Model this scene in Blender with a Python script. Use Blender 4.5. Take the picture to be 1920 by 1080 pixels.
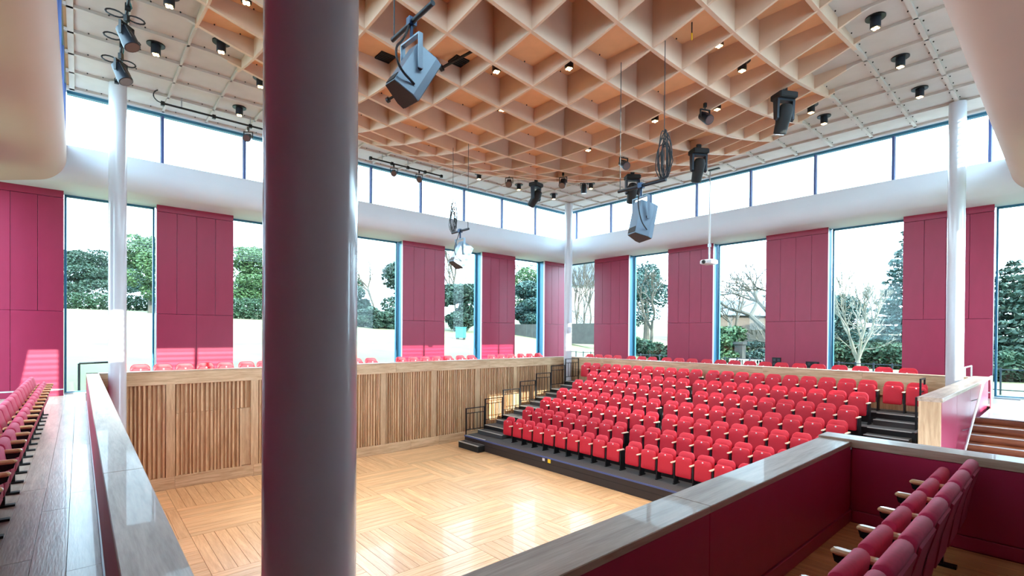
import bpy, math, random
from mathutils import Vector, Matrix
random.seed(7)
for o in list(bpy.data.objects): bpy.data.objects.remove(o)
SC = bpy.context.scene
COL = SC.collection
CZ = 4.165                                   # eye height above the hall floor

# ------------------------------------------------------------------ camera, sky, sun, exposure
cam = bpy.data.cameras.new('camera'); cam.sensor_width = 36; cam.lens = 36*925.7/1920
cam.shift_y = (632.8-540)/1920; cam.clip_end = 600; cam.clip_start = .02
camo = bpy.data.objects.new('camera', cam); COL.objects.link(camo)
yaw, pitch, roll = [math.radians(a) for a in (48.749, -.370, .388)]
fw = Vector((math.cos(yaw)*math.cos(pitch), math.sin(yaw)*math.cos(pitch), math.sin(pitch)))
rt = Vector((math.sin(yaw), -math.cos(yaw), 0)); up = rt.cross(fw)
r2 = rt*math.cos(roll)+up*math.sin(roll); u2 = up*math.cos(roll)-rt*math.sin(roll)
camo.matrix_world = Matrix(((r2.x,u2.x,-fw.x,0),(r2.y,u2.y,-fw.y,0),(r2.z,u2.z,-fw.z,CZ),(0,0,0,1)))
SC.camera = camo

world = bpy.data.worlds.new('sky'); SC.world = world; world.use_nodes = True
bg = world.node_tree.nodes['Background']
bg.inputs[0].default_value = (.60, .80, 1.0, 1); bg.inputs[1].default_value = 6.4

sun = bpy.data.lights.new('sun', 'SUN'); sun.energy = 9; sun.color = (1, .93, .84); sun.angle = math.radians(.28)
suno = bpy.data.objects.new('sun', sun); COL.objects.link(suno)
suno.rotation_euler = Vector((-.06, 1, -.378)).to_track_quat('-Z', 'Y').to_euler()

vs = SC.view_settings; vs.view_transform = 'Standard'; vs.look = 'None'; vs.gamma = 1; vs.use_curve_mapping = False
vs.exposure = 1.1
cy = SC.cycles; cy.max_bounces = 10; cy.diffuse_bounces = 6; cy.glossy_bounces = 4; cy.transmission_bounces = 6
cy.transparent_max_bounces = 16; cy.sample_clamp_indirect = 8; cy.caustics_reflective = False; cy.caustics_refractive = False

# ------------------------------------------------------------------ materials
def s2l(c): return tuple(((v/255)/12.92 if v/255 <= .04045 else ((v/255+.055)/1.055)**2.4) for v in c)
MATS = {}
def mat(name, rgb, rough=.5, metal=0, spec=.5, noise=None, bump=0, emit=None, coat=0):
    """rgb in sRGB 0-255; noise=(scale, amount, stretch vec)"""
    m = bpy.data.materials.new(name); m.use_nodes = True; nt = m.node_tree; n = nt.nodes; L = nt.links
    b = n['Principled BSDF']; c = s2l(rgb)
    b.inputs['Base Color'].default_value = (*c, 1); b.inputs['Roughness'].default_value = rough
    b.inputs['Metallic'].default_value = metal; b.inputs['Specular IOR Level'].default_value = spec
    b.inputs['Coat Weight'].default_value = coat
    if emit: b.inputs['Emission Color'].default_value = (*s2l(emit[0]), 1); b.inputs['Emission Strength'].default_value = emit[1]
    if noise:
        tc = n.new('ShaderNodeTexCoord'); mp = n.new('ShaderNodeMapping'); nz = n.new('ShaderNodeTexNoise')
        mp.inputs['Scale'].default_value = noise[2] if len(noise) > 2 else (1, 1, 1)
        nz.inputs['Scale'].default_value = noise[0]; nz.inputs['Detail'].default_value = 5
        L.new(tc.outputs['Object'], mp.inputs[0]); L.new(mp.outputs[0], nz.inputs[0])
        oi = n.new('ShaderNodeObjectInfo')
        rp = n.new('ShaderNodeMapRange'); rp.inputs[1].default_value = .25; rp.inputs[2].default_value = .75
        rp.inputs[3].default_value = 1-noise[1]; rp.inputs[4].default_value = 1+noise[1]
        L.new(nz.outputs[0], rp.inputs[0])
        ad = n.new('ShaderNodeMath'); ad.operation = 'MULTIPLY'
        r3 = n.new('ShaderNodeMapRange'); r3.inputs[3].default_value = 1-(noise[3] if len(noise) > 3 else 0); r3.inputs[4].default_value = 1+(noise[3] if len(noise) > 3 else 0)
        L.new(oi.outputs['Random'], r3.inputs[0]); L.new(rp.outputs[0], ad.inputs[0]); L.new(r3.outputs[0], ad.inputs[1])
        mx = n.new('ShaderNodeVectorMath'); mx.operation = 'SCALE'; mx.inputs[0].default_value = c
        L.new(ad.outputs[0], mx.inputs['Scale']); L.new(mx.outputs[0], b.inputs['Base Color'])
        if bump:
            bp = n.new('ShaderNodeBump'); bp.inputs['Strength'].default_value = bump; bp.inputs['Distance'].default_value = .01
            L.new(nz.outputs[0], bp.inputs['Height']); L.new(bp.outputs[0], b.inputs['Normal'])
    MATS[name] = m; return m

def wood(name, dark, light, axis, rough=.4, scale=1.0, vary=.12, coat=0):
    """wood grain running along the given axis (0 x, 1 y, 2 z), each piece its own tone"""
    m = bpy.data.materials.new(name); m.use_nodes = True; nt = m.node_tree; n = nt.nodes; L = nt.links
    b = n['Principled BSDF']; b.inputs['Roughness'].default_value = rough; b.inputs['Coat Weight'].default_value = coat
    tc = n.new('ShaderNodeTexCoord'); oi = n.new('ShaderNodeObjectInfo')
    off = n.new('ShaderNodeVectorMath'); off.operation = 'ADD'
    ml = n.new('ShaderNodeMath'); ml.operation = 'MULTIPLY'; ml.inputs[1].default_value = 37
    L.new(oi.outputs['Random'], ml.inputs[0])
    cb = n.new('ShaderNodeCombineXYZ')
    for k in range(3): L.new(ml.outputs[0], cb.inputs[k])
    L.new(tc.outputs['Object'], off.inputs[0]); L.new(cb.outputs[0], off.inputs[1])
    mp = n.new('ShaderNodeMapping'); sc = [11*scale]*3; sc[axis] = .9*scale; mp.inputs['Scale'].default_value = sc
    L.new(off.outputs[0], mp.inputs[0])
    nz = n.new('ShaderNodeTexNoise'); nz.inputs['Scale'].default_value = 1.6; nz.inputs['Detail'].default_value = 7; nz.inputs['Distortion'].default_value = .6
    L.new(mp.outputs[0], nz.inputs[0])
    nf = n.new('ShaderNodeTexNoise'); nf.inputs['Scale'].default_value = 9; nf.inputs['Detail'].default_value = 3
    L.new(mp.outputs[0], nf.inputs[0])
    av = n.new('ShaderNodeMath'); av.operation = 'MULTIPLY_ADD'; av.inputs[1].default_value = .35
    L.new(nf.outputs[0], av.inputs[0]); L.new(nz.outputs[0], av.inputs[2])
    cr = n.new('ShaderNodeValToRGB'); cr.color_ramp.elements[0].position = .45; cr.color_ramp.elements[1].position = .9
    cr.color_ramp.elements[0].color = (*s2l(dark), 1); cr.color_ramp.elements[1].color = (*s2l(light), 1)
    L.new(av.outputs[0], cr.inputs[0])
    r3 = n.new('ShaderNodeMapRange'); r3.inputs[3].default_value = 1-vary; r3.inputs[4].default_value = 1+vary
    L.new(oi.outputs['Random'], r3.inputs[0])
    mx = n.new('ShaderNodeVectorMath'); mx.operation = 'SCALE'; L.new(cr.outputs[0], mx.inputs[0]); L.new(r3.outputs[0], mx.inputs['Scale'])
    L.new(mx.outputs[0], b.inputs['Base Color'])
    bp = n.new('ShaderNodeBump'); bp.inputs['Strength'].default_value = .12; bp.inputs['Distance'].default_value = .01
    L.new(nf.outputs[0], bp.inputs['Height']); L.new(bp.outputs[0], b.inputs['Normal'])
    MATS[name] = m; return m

def glass(name, tint):
    m = bpy.data.materials.new(name); m.use_nodes = True; nt = m.node_tree; n = nt.nodes; L = nt.links
    n.remove(n['Principled BSDF'])
    tr = n.new('ShaderNodeBsdfTransparent'); tr.inputs[0].default_value = (*tint, 1)
    gl = n.new('ShaderNodeBsdfGlossy'); gl.inputs[1].default_value = .02
    lw = n.new('ShaderNodeLayerWeight'); lw.inputs[0].default_value = .5
    pw = n.new('ShaderNodeMath'); pw.operation = 'POWER'; pw.inputs[1].default_value = 4; L.new(lw.outputs['Facing'], pw.inputs[0])
    fr = n.new('ShaderNodeMath'); fr.operation = 'MULTIPLY_ADD'; fr.inputs[1].default_value = .5; fr.inputs[2].default_value = .012; L.new(pw.outputs[0], fr.inputs[0])
    mx = n.new('ShaderNodeMixShader'); L.new(fr.outputs[0], mx.inputs[0]); L.new(tr.outputs[0], mx.inputs[1]); L.new(gl.outputs[0], mx.inputs[2])
    L.new(mx.outputs[0], n['Material Output'].inputs[0]); MATS[name] = m; return m

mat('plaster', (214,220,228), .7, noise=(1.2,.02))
mat('plaster_bounce_lit', (196,172,158), .75, noise=(1.2,.02))  # the white plaster again, with warm bounce light put into its colour
mat('plaster_grey', (150,147,149), .7)
mat('column_white', (198,198,204), .2, noise=(3,.02), coat=.3)
mat('panel_red', (152,34,68), .36, noise=(6,.05,(1,1,.3),.03))
mat('panel_maroon', (170,42,78), .4, noise=(6,.05,(1,1,.3),.03))
mat('frame_teal', (52,112,140), .35, .2)
mat('frame_blue', (70,88,140), .4)
mat('frame_white', (210,214,218), .4)
mat('frame_dark', (40,52,60), .4)
mat('black_metal', (24,25,28), .4, .3)
mat('black_matte', (18,18,20), .7)
mat('blue_metal', (40,62,92), .35, .4)
mat('carpet_grey', (72,68,68), .9, noise=(180,.3), bump=.3)
mat('bank_brown', (44,34,32), .55, noise=(4,.1))
mat('nosing', (196,196,192), .35, .5)
mat('seat_red', (214,26,50), .52, noise=(40,.06))
mat('seat_pan_red', (202,20,44), .58, noise=(40,.06))
m_ = mat('velour', (204,50,92), .8, noise=(30,.10)); m_.node_tree.nodes['Principled BSDF'].inputs['Sheen Weight'].default_value = .15
mat('velour_back', (166,36,72), .75, noise=(30,.06))
mat('white_plastic', (235,235,235), .3)
mat('yellow', (240,200,30), .5)
mat('arm_wood', (236,218,192), .35, noise=(14,.1,(6,1,6)))
mat('arm_oak', (222,178,128), .28, noise=(14,.12,(6,1,6)), coat=.3)
mat('speaker_grey', (132,154,172), .35, .2)
mat('speaker_dark', (46,44,46), .6, noise=(90,.2))
mat('cable', (30,32,36), .5)
mat('steel', (170,174,178), .3, .8)
mat('lamp_glow', (255,214,150), .4, emit=((255,206,140), 7))
mat('lens', (96,74,72), .15, coat=.5)
mat('lamp_body', (30,36,46), .4, .3)
mat('rail_white', (230,232,232), .35)
mat('plywood', (220,166,122), .55, noise=(2.2,.10,(1,1,1),.05))
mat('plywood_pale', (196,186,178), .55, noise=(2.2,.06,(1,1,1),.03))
mat('ply_edge', (214,184,160), .55, noise=(3,.05))
mat('roof_grey', (150,150,150), .8)
mat('brick_teal', (28,120,128), .6)
mat('lawn', (98,100,68), .95, noise=(.6,.25), bump=.2)
mat('paving', (84,86,90), .85, noise=(3,.1))
mat('bark', (62,58,50), .9, noise=(8,.25))
mat('bark_pale', (104,102,92), .9, noise=(8,.2))
mat('leaf_dark', (24,50,38), .7, noise=(.9,.35))
mat('leaf_mid', (46,74,40), .7, noise=(.9,.35))
mat('leaf_blue', (30,60,56), .7, noise=(.9,.35))
mat('hedge_green', (28,56,36), .8, noise=(1.5,.4))
mat('render_white', (200,196,190), .8)
mat('brick_tan', (72,62,54), .9, noise=(4,.2))
mat('slate', (58,68,76), .7)
mat('stone', (62,60,56), .9, noise=(3,.25))
wood('oak_floor_x', (202,150,102), (234,190,142), 0, .36, .8, .11, .12)
wood('oak_floor_y', (202,150,102), (234,190,142), 1, .36, .8, .11, .12)
wood('oak_back', (164,122,86), (204,162,120), 2, .6, 1, .05)
wood('oak_slat', (176,132,92), (224,186,144), 2, .5, 1, .16)
wood('oak_trim_x', (178,140,102), (220,188,150), 0, .45, 1, .07)
wood('oak_trim_y', (178,140,102), (220,188,150), 1, .45, 1, .07)
wood('oak_trim_z', (178,140,102), (216,180,140), 2, .45, 1, .08)
wood('cap_x', (158,130,106), (204,180,158), 0, .45, .8, .05, .1)
wood('cap_y', (158,130,106), (204,180,158), 1, .45, .8, .05, .1)
wood('gallery_oak', (144,124,110), (186,166,150), 1, .33, .8, .06, .15)
wood('box_oak', (190,130,76), (232,176,112), 1, .35, .9, .1, .15)
wood('stair_oak', (120,66,36), (178,110,66), 1, .4, .9, .08)
glass('glass', (.93, .985, .97))
def M(n): return MATS[n]

# ------------------------------------------------------------------ mesh helpers
class MB:
    def __init__(s): s.v = []; s.f = []
    def add(s, vs, fs):
        o = len(s.v); s.v += [tuple(v) for v in vs]; s.f += [tuple(i+o for i in f) for f in fs]; return s
    def box(s, x0, x1, y0, y1, z0, z1):
        return s.add([(x0,y0,z0),(x1,y0,z0),(x1,y1,z0),(x0,y1,z0),(x0,y0,z1),(x1,y0,z1),(x1,y1,z1),(x0,y1,z1)],
                     [(3,2,1,0),(4,5,6,7),(0,1,5,4),(1,2,6,5),(2,3,7,6),(3,0,4,7)])
    def bbox(s, x0, x1, y0, y1, z0, z1, b=.01):
        """box with a bevelled outline (vertical edges and top/bottom rims)"""
        def ring(z, i): 
            a = b if i == 0 else 0; c = b
            X0, X1, Y0, Y1 = x0+a, x1-a, y0+a, y1-a
            return [(X0+c,Y0,z),(X1-c,Y0,z),(X1,Y0+c,z),(X1,Y1-c,z),(X1-c,Y1,z),(X0+c,Y1,z),(X0,Y1-c,z),(X0,Y0+c,z)]
        R = ring(z0,0)+ring(z0+b,1)+ring(z1-b,1)+ring(z1,0); F = [tuple(range(7,-1,-1)), tuple(range(24,32))]
        for k in range(3):
            for i in range(8): j = (i+1) % 8; F.append((k*8+i, k*8+j, k*8+8+j, k*8+8+i))
        return s.add(R, F)
    def tube(s, p0, p1, r0, r1=None, n=8, cap=True):
        r1 = r0 if r1 is None else r1
        p0, p1 = Vector(p0), Vector(p1); d = p1-p0
        if d.length < 1e-6: return s
        q = d.to_track_quat('Z', 'Y'); a = q @ Vector((1,0,0)); b = q @ Vector((0,1,0))
        V = []
        for p, r in ((p0, r0), (p1, r1)):
            for i in range(n):
                t = 2*math.pi*i/n; V.append(p+a*(r*math.cos(t))+b*(r*math.sin(t)))
        F = [(i, (i+1) % n, n+(i+1) % n, n+i) for i in range(n)]
        if cap: F += [tuple(range(n-1, -1, -1)), tuple(range(n, 2*n))]
        return s.add(V, F)
    def path(s, pts, r, n=6, soft=0):
        for _ in range(soft):
            P = [pts[0]]
            for a, b in zip(pts, pts[1:]):
                P += [tuple(a[k]*.75+b[k]*.25 for k in range(3)), tuple(a[k]*.25+b[k]*.75 for k in range(3))]
            pts = P+[pts[-1]]
        for a, b in zip(pts, pts[1:]): s.tube(a, b, r, r, n)
        return s
    def lathe(s, prof, n=24, c=(0,0,0), axis='z'):
        V = []; F = []
        for r, z in prof:
            for i in range(n):
                t = 2*math.pi*i/n; x, y = r*math.cos(t), r*math.sin(t)
                V.append({'z': (c[0]+x,c[1]+y,c[2]+z), 'y': (c[0]+x,c[1]+z,c[2]+y), 'x': (c[0]+z,c[1]+x,c[2]+y)}[axis])
        for k in range(len(prof)-1):
            for i in range(n): j = (i+1) % n; F.append((k*n+i, k*n+j, k*n+n+j, k*n+n+i))
        F.append(tuple(range(n-1, -1, -1))); F.append(tuple(range((len(prof)-1)*n, len(prof)*n)))
        return s.add(V, F)
    def prism(s, poly, a0, a1, axis='x', bev=0):
        """extrude a 2-D outline along an axis; bev shrinks the end outlines for a rounded rim"""
        n = len(poly); cx = sum(p[0] for p in poly)/n; cyy = sum(p[1] for p in poly)/n
        def P(p, a):
            return {'x': (a, p[0], p[1]), 'y': (p[0], a, p[1]), 'z': (p[0], p[1], a)}[axis]
        def shr(k): 
            out = []
            for p in poly:
                d = math.hypot(p[0]-cx, p[1]-cyy) or 1; f = max(0, 1-k/d); out.append((cx+(p[0]-cx)*f, cyy+(p[1]-cyy)*f))
            return out
        layers = [(poly, a0), (poly, a1)] if not bev else [(shr(bev), a0), (shr(bev*.3), a0+bev*.3), (poly, a0+bev), (poly, a1-bev), (shr(bev*.3), a1-bev*.3), (shr(bev), a1)]
        V = [P(p, a) for L, a in layers for p in L]; F = []
        for k in range(len(layers)-1):
            for i in range(n): j = (i+1) % n; F.append((k*n+i, k*n+j, k*n+n+j, k*n+n+i))
        F.append(tuple(range(n-1, -1, -1))); F.append(tuple(range((len(layers)-1)*n, len(layers)*n)))
        return s.add(V, F)
    def xf(s, mtx):
        s.v = [tuple(mtx @ Vector(v)) for v in s.v]; return s
    def mesh(s, name, m, smooth=False):
        me = bpy.data.meshes.new(name); me.from_pydata(s.v, [], s.f); me.update()
        if m: me.materials.append(M(m) if isinstance(m, str) else m)
        if smooth:
            me.polygons.foreach_set('use_smooth', [True]*len(me.polygons))
            try: me.set_sharp_from_angle(angle=math.radians(40))
            except Exception: pass
        return me

import bmesh
def fixn(me):
    b = bmesh.new(); b.from_mesh(me); bmesh.ops.recalc_face_normals(b, faces=b.faces); b.to_mesh(me); b.free(); return me

def link(name, data, parent=None, loc=(0,0,0), rot=None):
    o = bpy.data.objects.new(name, data); COL.objects.link(o); o.location = loc
    if rot is not None: o.rotation_euler = rot
    if parent is not None: o.parent = parent
    return o
def part(name, mb, m, parent, loc=(0,0,0), rot=None, smooth=False):
    return link(name, fixn(mb.mesh(name, m, smooth)), parent, loc, rot)
def tag(o, label=None, cat=None, group=None, kind=None):
    if label: o['label'] = label
    if cat: o['category'] = cat
    if group: o['group'] = group
    if kind: o['kind'] = kind
    return o
def thing(name, label, cat, loc=(0,0,0), rz=0, group=None):
    o = link(name, None, None, loc, (0,0,rz)); o.empty_display_size = .2
    return tag(o, label, cat, group)
def struct(name, label, mb=None, m=None, cat='structure', loc=(0,0,0), smooth=False):
    o = link(name, fixn(mb.mesh(name, m, smooth)) if mb else None, None, loc)
    return tag(o, label, cat, kind='structure')
def dup(o, parent=None, loc=None, rz=None):
    c = o.copy(); COL.objects.link(c); c.parent = parent
    if loc is not None: c.location = loc
    if rz is not None: c.rotation_euler = (0,0,rz)
    for ch in o.children: dup(ch, c)
    return c
def wbox(name, x0, x1, y0, y1, z0, z1, m, parent, b=.004):
    """a board of its own, its origin at its centre so that grain differs"""
    c = ((x0+x1)/2, (y0+y1)/2, (z0+z1)/2); hx, hy, hz = abs(x1-x0)/2, abs(y1-y0)/2, abs(z1-z0)/2
    mb = MB().bbox(-hx,hx,-hy,hy,-hz,hz,b) if b else MB().box(-hx,hx,-hy,hy,-hz,hz)
    return part(name, mb, m, parent, c)
BOXC = {}
def cbox(name, x0, x1, y0, y1, z0, z1, m, parent, b=.003):
    """like wbox, with the mesh shared between pieces of the same size"""
    h = (round(abs(x1-x0)/2,4), round(abs(y1-y0)/2,4), round(abs(z1-z0)/2,4)); k = (h, m, b)
    if k not in BOXC:
        mb = MB().bbox(-h[0],h[0],-h[1],h[1],-h[2],h[2],b) if b else MB().box(-h[0],h[0],-h[1],h[1],-h[2],h[2])
        BOXC[k] = fixn(mb.mesh(name, m))
    return link(name, BOXC[k], parent, ((x0+x1)/2, (y0+y1)/2, (z0+z1)/2))
ORD = ['zeroth','first','second','third','fourth','fifth','sixth','seventh','eighth','ninth','tenth','eleventh','twelfth','thirteenth','fourteenth','fifteenth','sixteenth','seventeenth','eighteenth','nineteenth','twentieth','twenty-first','twenty-second','twenty-third','twenty-fourth','twenty-fifth','twenty-sixth','twenty-seventh','twenty-eighth','twenty-ninth','thirtieth','thirty-first','thirty-second']

# ------------------------------------------------------------------ key dimensions (metres; hall floor z = 0)
GX, GY, X0g, Y0g = 1.0162, 1.0304, .707, 2.04          # ceiling grid
UX0, UX1, UY0, UY1 = -.237, 18.05, 1.13, 16.55         # upper (clerestory) box
LX0, LX1, LY0, LY1 = -1.66, 19.47, -.29, 17.97         # lower walls, inner faces
ZS, ZH, ZC = 8.795, 10.13, 10.24                       # clerestory sill, head, ceiling boards
ZW, ZM = 7.942, 4.704                                  # top of panels/windows, panel seam
ZG, ZB = 2.43, 2.33                                    # gallery floor, box floor
ZR = 3.14                                              # parapet top
AR, BR, LI, LO, RI, RO = 15.76, 17.25, .367, .131, 1.735, 1.455
RV = .5                                                # depth of window reveals

# ------------------------------------------------------------------ outdoors
def gz(x, y): return 2.12+.75*(math.sqrt(max(0, y-19)+1.5)-1.2247)+.01*max(0, x-22)
g = MB(); NX = 120
for j in range(NX+1):
    for i in range(NX+1):
        x = -90+240*i/NX; y = -60+200*j/NX; g.v.append((x, y, gz(x,y)-.02*(LX0-1 < x < LX1+1 and LY0-1 < y < LY1+1)))
for j in range(NX):
    for i in range(NX):
        xc = -90+240*(i+.5)/NX; yc = -60+200*(j+.5)/NX
        if LX0-1 < xc < LX1-1 and LY0 < yc < LY1-1: continue
        a = j*(NX+1)+i; g.f.append((a, a+1, a+NX+2, a+NX+1))
struct('ground', 'sunlit lawn rising gently away from the hall', g, 'lawn', 'lawn')
pv = MB().box(LX0-3, LX1+4, LY1+.56, LY1+2.2, 2.0, 2.16).box(LX1+.56, LX1+3.2, LY0-3, LY1+.56, 2.0, 2.16)
struct('terrace', 'narrow grey paved terrace outside the tall windows', pv, 'paving', 'paving')

# ------------------------------------------------------------------ floors
fl = struct('floor', 'square-patterned oak parquet floor of the sunken hall', MB().box(-.2, 19.2, .5, 17.6, -.3, -.022), 'bank_brown', 'floor')
for i in range(-1, 6):
    for j in range(2, 8):
        xa, xb = 1.718+2.062*i, 1.718+2.062*(i+1); ya, yb = 1.52+2.062*j, 1.52+2.062*(j+1)
        if xb < 1.3 or xa > 10.9 or ya > AR: continue
        for k in range(10):
            if (i+j) % 2 == 0: b = [xa+.2062*k, xa+.2062*(k+1), ya, yb]; m = 'oak_floor_y'
            else: b = [xa, xb, ya+.2062*k, ya+.2062*(k+1)]; m = 'oak_floor_x'
            b = [max(b[0], LI-.05), min(b[1], 11.6), max(b[2], 6.3), min(b[3], AR)]
            if b[1]-b[0] < .02 or b[3]-b[2] < .02: continue
            gp = .003
            cbox('plank', b[0]+gp, b[1]-gp, b[2]+gp, b[3]-gp, -.022, 0, m, fl, .0015)
tag(part('plank_field', MB().box(-.2, 11.6, .6, 6.3, -.021, -.001), 'oak_floor_x', fl), kind='stuff')
gf = struct('gallery_floor', 'dark oak boarded floor of the surrounding gallery',
    MB().box(LX0-.1, .14, LY0, LY1+.6, ZG-.3, ZG-.021).box(.14, LX1+.6, AR+.1, LY1+.6, ZG-.3, ZG-.021).box(BR+.1, LX1+.6, 1.0, AR+.1, ZG-.3, ZG-.021).box(14.85, BR+.15, LY0, 1.36, ZG-.3, ZG-.021), 'bank_brown', 'floor')
for k in range(9):
    x0 = LO-.2*(k+1); y = -.25-random.random()*1.5
    while y < LY1+.55:
        L_ = 2.2+random.random()*1.4
        y1 = min(y+L_, LY1+.58)
        if y1 > LY0+.1: wbox('floor_board', max(x0, LX0)+.001, x0+.199, max(y, LY0)+.001, y1-.001, ZG-.021, ZG, 'gallery_oak', gf, .0015)
        y += L_
for k in range(12):
    wbox('floor_board', .15, LX1+.58, AR+.22+.2*k+.001, AR+.22+.2*k+.199, ZG-.021, ZG, 'gallery_oak', gf, .0015) if k < 13 else 0
for k in range(11):
    wbox('floor_board', BR+.1+.2*k+.001, BR+.1+.2*k+.199, LY0, AR+.2, ZG-.021, ZG, 'gallery_oak', gf, .0015)
wbox('floor_board', 14.85, BR+.1, LY0, 1.36, ZG-.021, ZG, 'gallery_oak', gf, .0015)
bf = struct('box_floor', 'warm oak floor inside the side seating box', MB().box(LO+.01, 5.9, LY0, RI-.1, ZB-.3, ZB-.021), 'bank_brown', 'floor')
for k in range(28):
    x0 = .15+.2*k
    wbox('floor_board', x0+.001, min(x0+.199, 5.8), LY0, RO+.02, ZB-.021, ZB, 'box_oak', bf, .0015)

# ------------------------------------------------------------------ outer walls, red panels, windows
wn = [0]
def wall_bays(name, label, axis, const, sgn, edges, lo, hi, panel_first, reveals=True, skip_detail=False):
    """axis 'x': wall runs along x at y=const, outside towards sgn*y.  edges: module lines; bays alternate red pier / window"""
    W = struct(name, label, None, None, 'wall')
    def bx(a0, a1, d0, d1, z0, z1):
        D = sorted((const+sgn*d0, const+sgn*d1))
        return (a0, a1, D[0], D[1], z0, z1) if axis == 'x' else (D[0], D[1], a0, a1, z0, z1)
    ispan = panel_first; nw = 0
    for a0, a1 in zip(edges, edges[1:]):
        a0c, a1c = max(a0, lo), min(a1, hi)
        if a1c-a0c < .05: ispan = not ispan; continue
        if ispan is True:
            p = part('pier', MB().box(*bx(a0c+.03, a1c-.03, .03, RV+.05, ZG-.4, ZW)), 'frame_teal', W)
            part('reveal_lining', MB().box(*bx(a0c+.012, a1c-.012, .03, .13, ZG, ZW)), 'frame_white', W)
            if skip_detail:
                cbox('panel_board', *bx(a0c, a1c, 0, .03, ZG, ZW), 'panel_red', p)
            else:
                w = (a1-a0)/4
                for k in range(4):
                    b0, b1 = max(a0+k*w, lo), min(a0+(k+1)*w, hi)
                    if b1-b0 > .03: cbox('panel_board', *bx(b0+.004, b1-.004, 0, .03, ZM+.004, ZW-.2), 'panel_red', p)
                for k in range(2):
                    b0, b1 = max(a0+k*2*w, lo), min(a0+(k+1)*2*w, hi)
                    if b1-b0 > .03: cbox('panel_board', *bx(b0+.004, b1-.004, 0, .03, ZG+.19, ZM-.004), 'panel_red', p)
                cbox('head_board', *bx(a0c+.004, a1c-.004, .004, .03, ZW-.19, ZW), 'panel_red', p)
                cbox('skirting_board', *bx(a0c+.004, a1c-.004, .004, .03, ZG, ZG+.15), 'panel_red', p)
                cbox('skirting_line', *bx(a0c+.004, a1c-.004, .006, .03, ZG+.152, ZG+.188), 'frame_white', p)
        else:
            wn[0] += 1; nw += 1
            w_ = struct('window_%d' % wn[0], 'tall clear window between red panels, %s window along the %s' % (ORD[nw], 'lawn side from the side gallery' if axis == 'x' else 'road side from the stairs' if sgn > 0 else 'side gallery wall'), None, None, 'window')
            f = .05; fr = MB()
            for q in ((a0c, a0c+f, ZG, ZW), (a1c-f, a1c, ZG, ZW), (a0c+f, a1c-f, ZG, ZG+.06), (a0c+f, a1c-f, ZW-.06, ZW)):
                fr.box(*bx(q[0], q[1], RV-.04, RV+.06, q[2], q[3]))
            part('frame', fr, 'frame_teal', w_)
            part('pane', MB().box(*bx(a0c+f, a1c-f, RV+.0, RV+.016, ZG+.06, ZW-.06)), 'glass', w_)
            part('sill', MB().box(*bx(a0c, a1c, RV-.14, RV-.04, ZG, ZG+.03)), 'frame_white', w_)
        ispan = not ispan
    return W
eA = [X0g+GX*(2*k-1) for k in range(-1, 11)]
wall_bays('wall_left', 'crimson panelled wall with tall windows on the lawn side', 'x', LY1, 1, eA, LX0, LX1+.5, True)
eB = [3.59+2*GY*k for k in range(-2, 9)]
# the near window bay beside the stairs, then panels as the photograph shows them
wall_bays('wall_right', 'crimson panelled wall with tall windows behind the seating bank', 'y', LX1, 1, eB, LY0, LY1+.5, False)
# walls behind the camera
wall_bays('wall_front', 'crimson panelled gallery wall with tall windows behind the side seats', 'y', LX0, -1, [LY0-.5, 7.71]+eB[5:], LY0-.5, LY1+.5, True, skip_detail=True)
WB = struct('wall_back', 'plain grey wall behind the seating box', MB().box(LX0-.5, 13.5, LY0-.5, LY0, ZG-.4, ZW).box(15.9, 16.1, LY0-.5, LY0, ZG-.4, ZW).box(13.5, 15.9, LY0-.5, LY0, ZG-.4, 4.6).box(16.1, LX1+.5, LY0-.5, LY0, ZG-.4, ZG).box(18.0, LX1+.5, LY0-.5, LY0, ZG, ZW), 'plaster_grey', 'wall')
for wk, (a0, a1) in enumerate(((13.5, 15.9), (16.1, 18.0))):
    wn[0] += 1
    w_ = struct('window_%d' % wn[0], ['high clear window in the grey wall behind the seating box', 'tall clear window in the grey wall beside the stair landing'][wk], None, None, 'window')
    zb = 4.6 if wk == 0 else ZG
    part('pane', MB().box(a0, a1, LY0-.35, LY0-.335, zb, ZW), 'glass', w_)
    part('frame', MB().box(a0, a0+.05, LY0-.4, LY0-.3, zb, ZW).box(a1-.05, a1, LY0-.4, LY0-.3, zb, ZW), 'frame_teal', w_)

# ------------------------------------------------------------------ white curved bulkheads under the clerestory
prof = [(.16, ZS+.0), (.0, ZS), (0, ZW+.5)]
for k in range(1, 13):
    t = math.pi/2*k/12; prof.append((.5-.5*math.cos(t), ZW+.5-.5*math.sin(t)))
prof += [(1.42+RV+.06, ZW), (1.42+RV+.06, ZW+.25), (.24, ZW+.55), (.24, ZS-.03), (.16, ZS)]
def crn(d, z): return [(UX0-d, UY0-d, z), (UX1+d, UY0-d, z), (UX1+d, UY1+d, z), (UX0-d, UY1+d, z)]
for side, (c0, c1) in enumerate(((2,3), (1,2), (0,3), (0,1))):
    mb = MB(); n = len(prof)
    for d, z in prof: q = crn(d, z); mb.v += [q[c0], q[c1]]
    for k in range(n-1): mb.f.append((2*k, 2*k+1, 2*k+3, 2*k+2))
    me = mb.mesh('bulkhead', 'plaster_bounce_lit' if side > 1 else 'plaster')
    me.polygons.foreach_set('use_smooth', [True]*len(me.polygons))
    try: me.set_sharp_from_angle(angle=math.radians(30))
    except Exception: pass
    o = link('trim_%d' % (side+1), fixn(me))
    tag(o, ['curved white bulkhead above the lawn-side windows', 'curved white bulkhead above the road-side windows', 'curved white bulkhead overhanging the side gallery', 'curved white bulkhead overhanging the seating box'][side], 'bulkhead', kind='structure')

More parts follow.
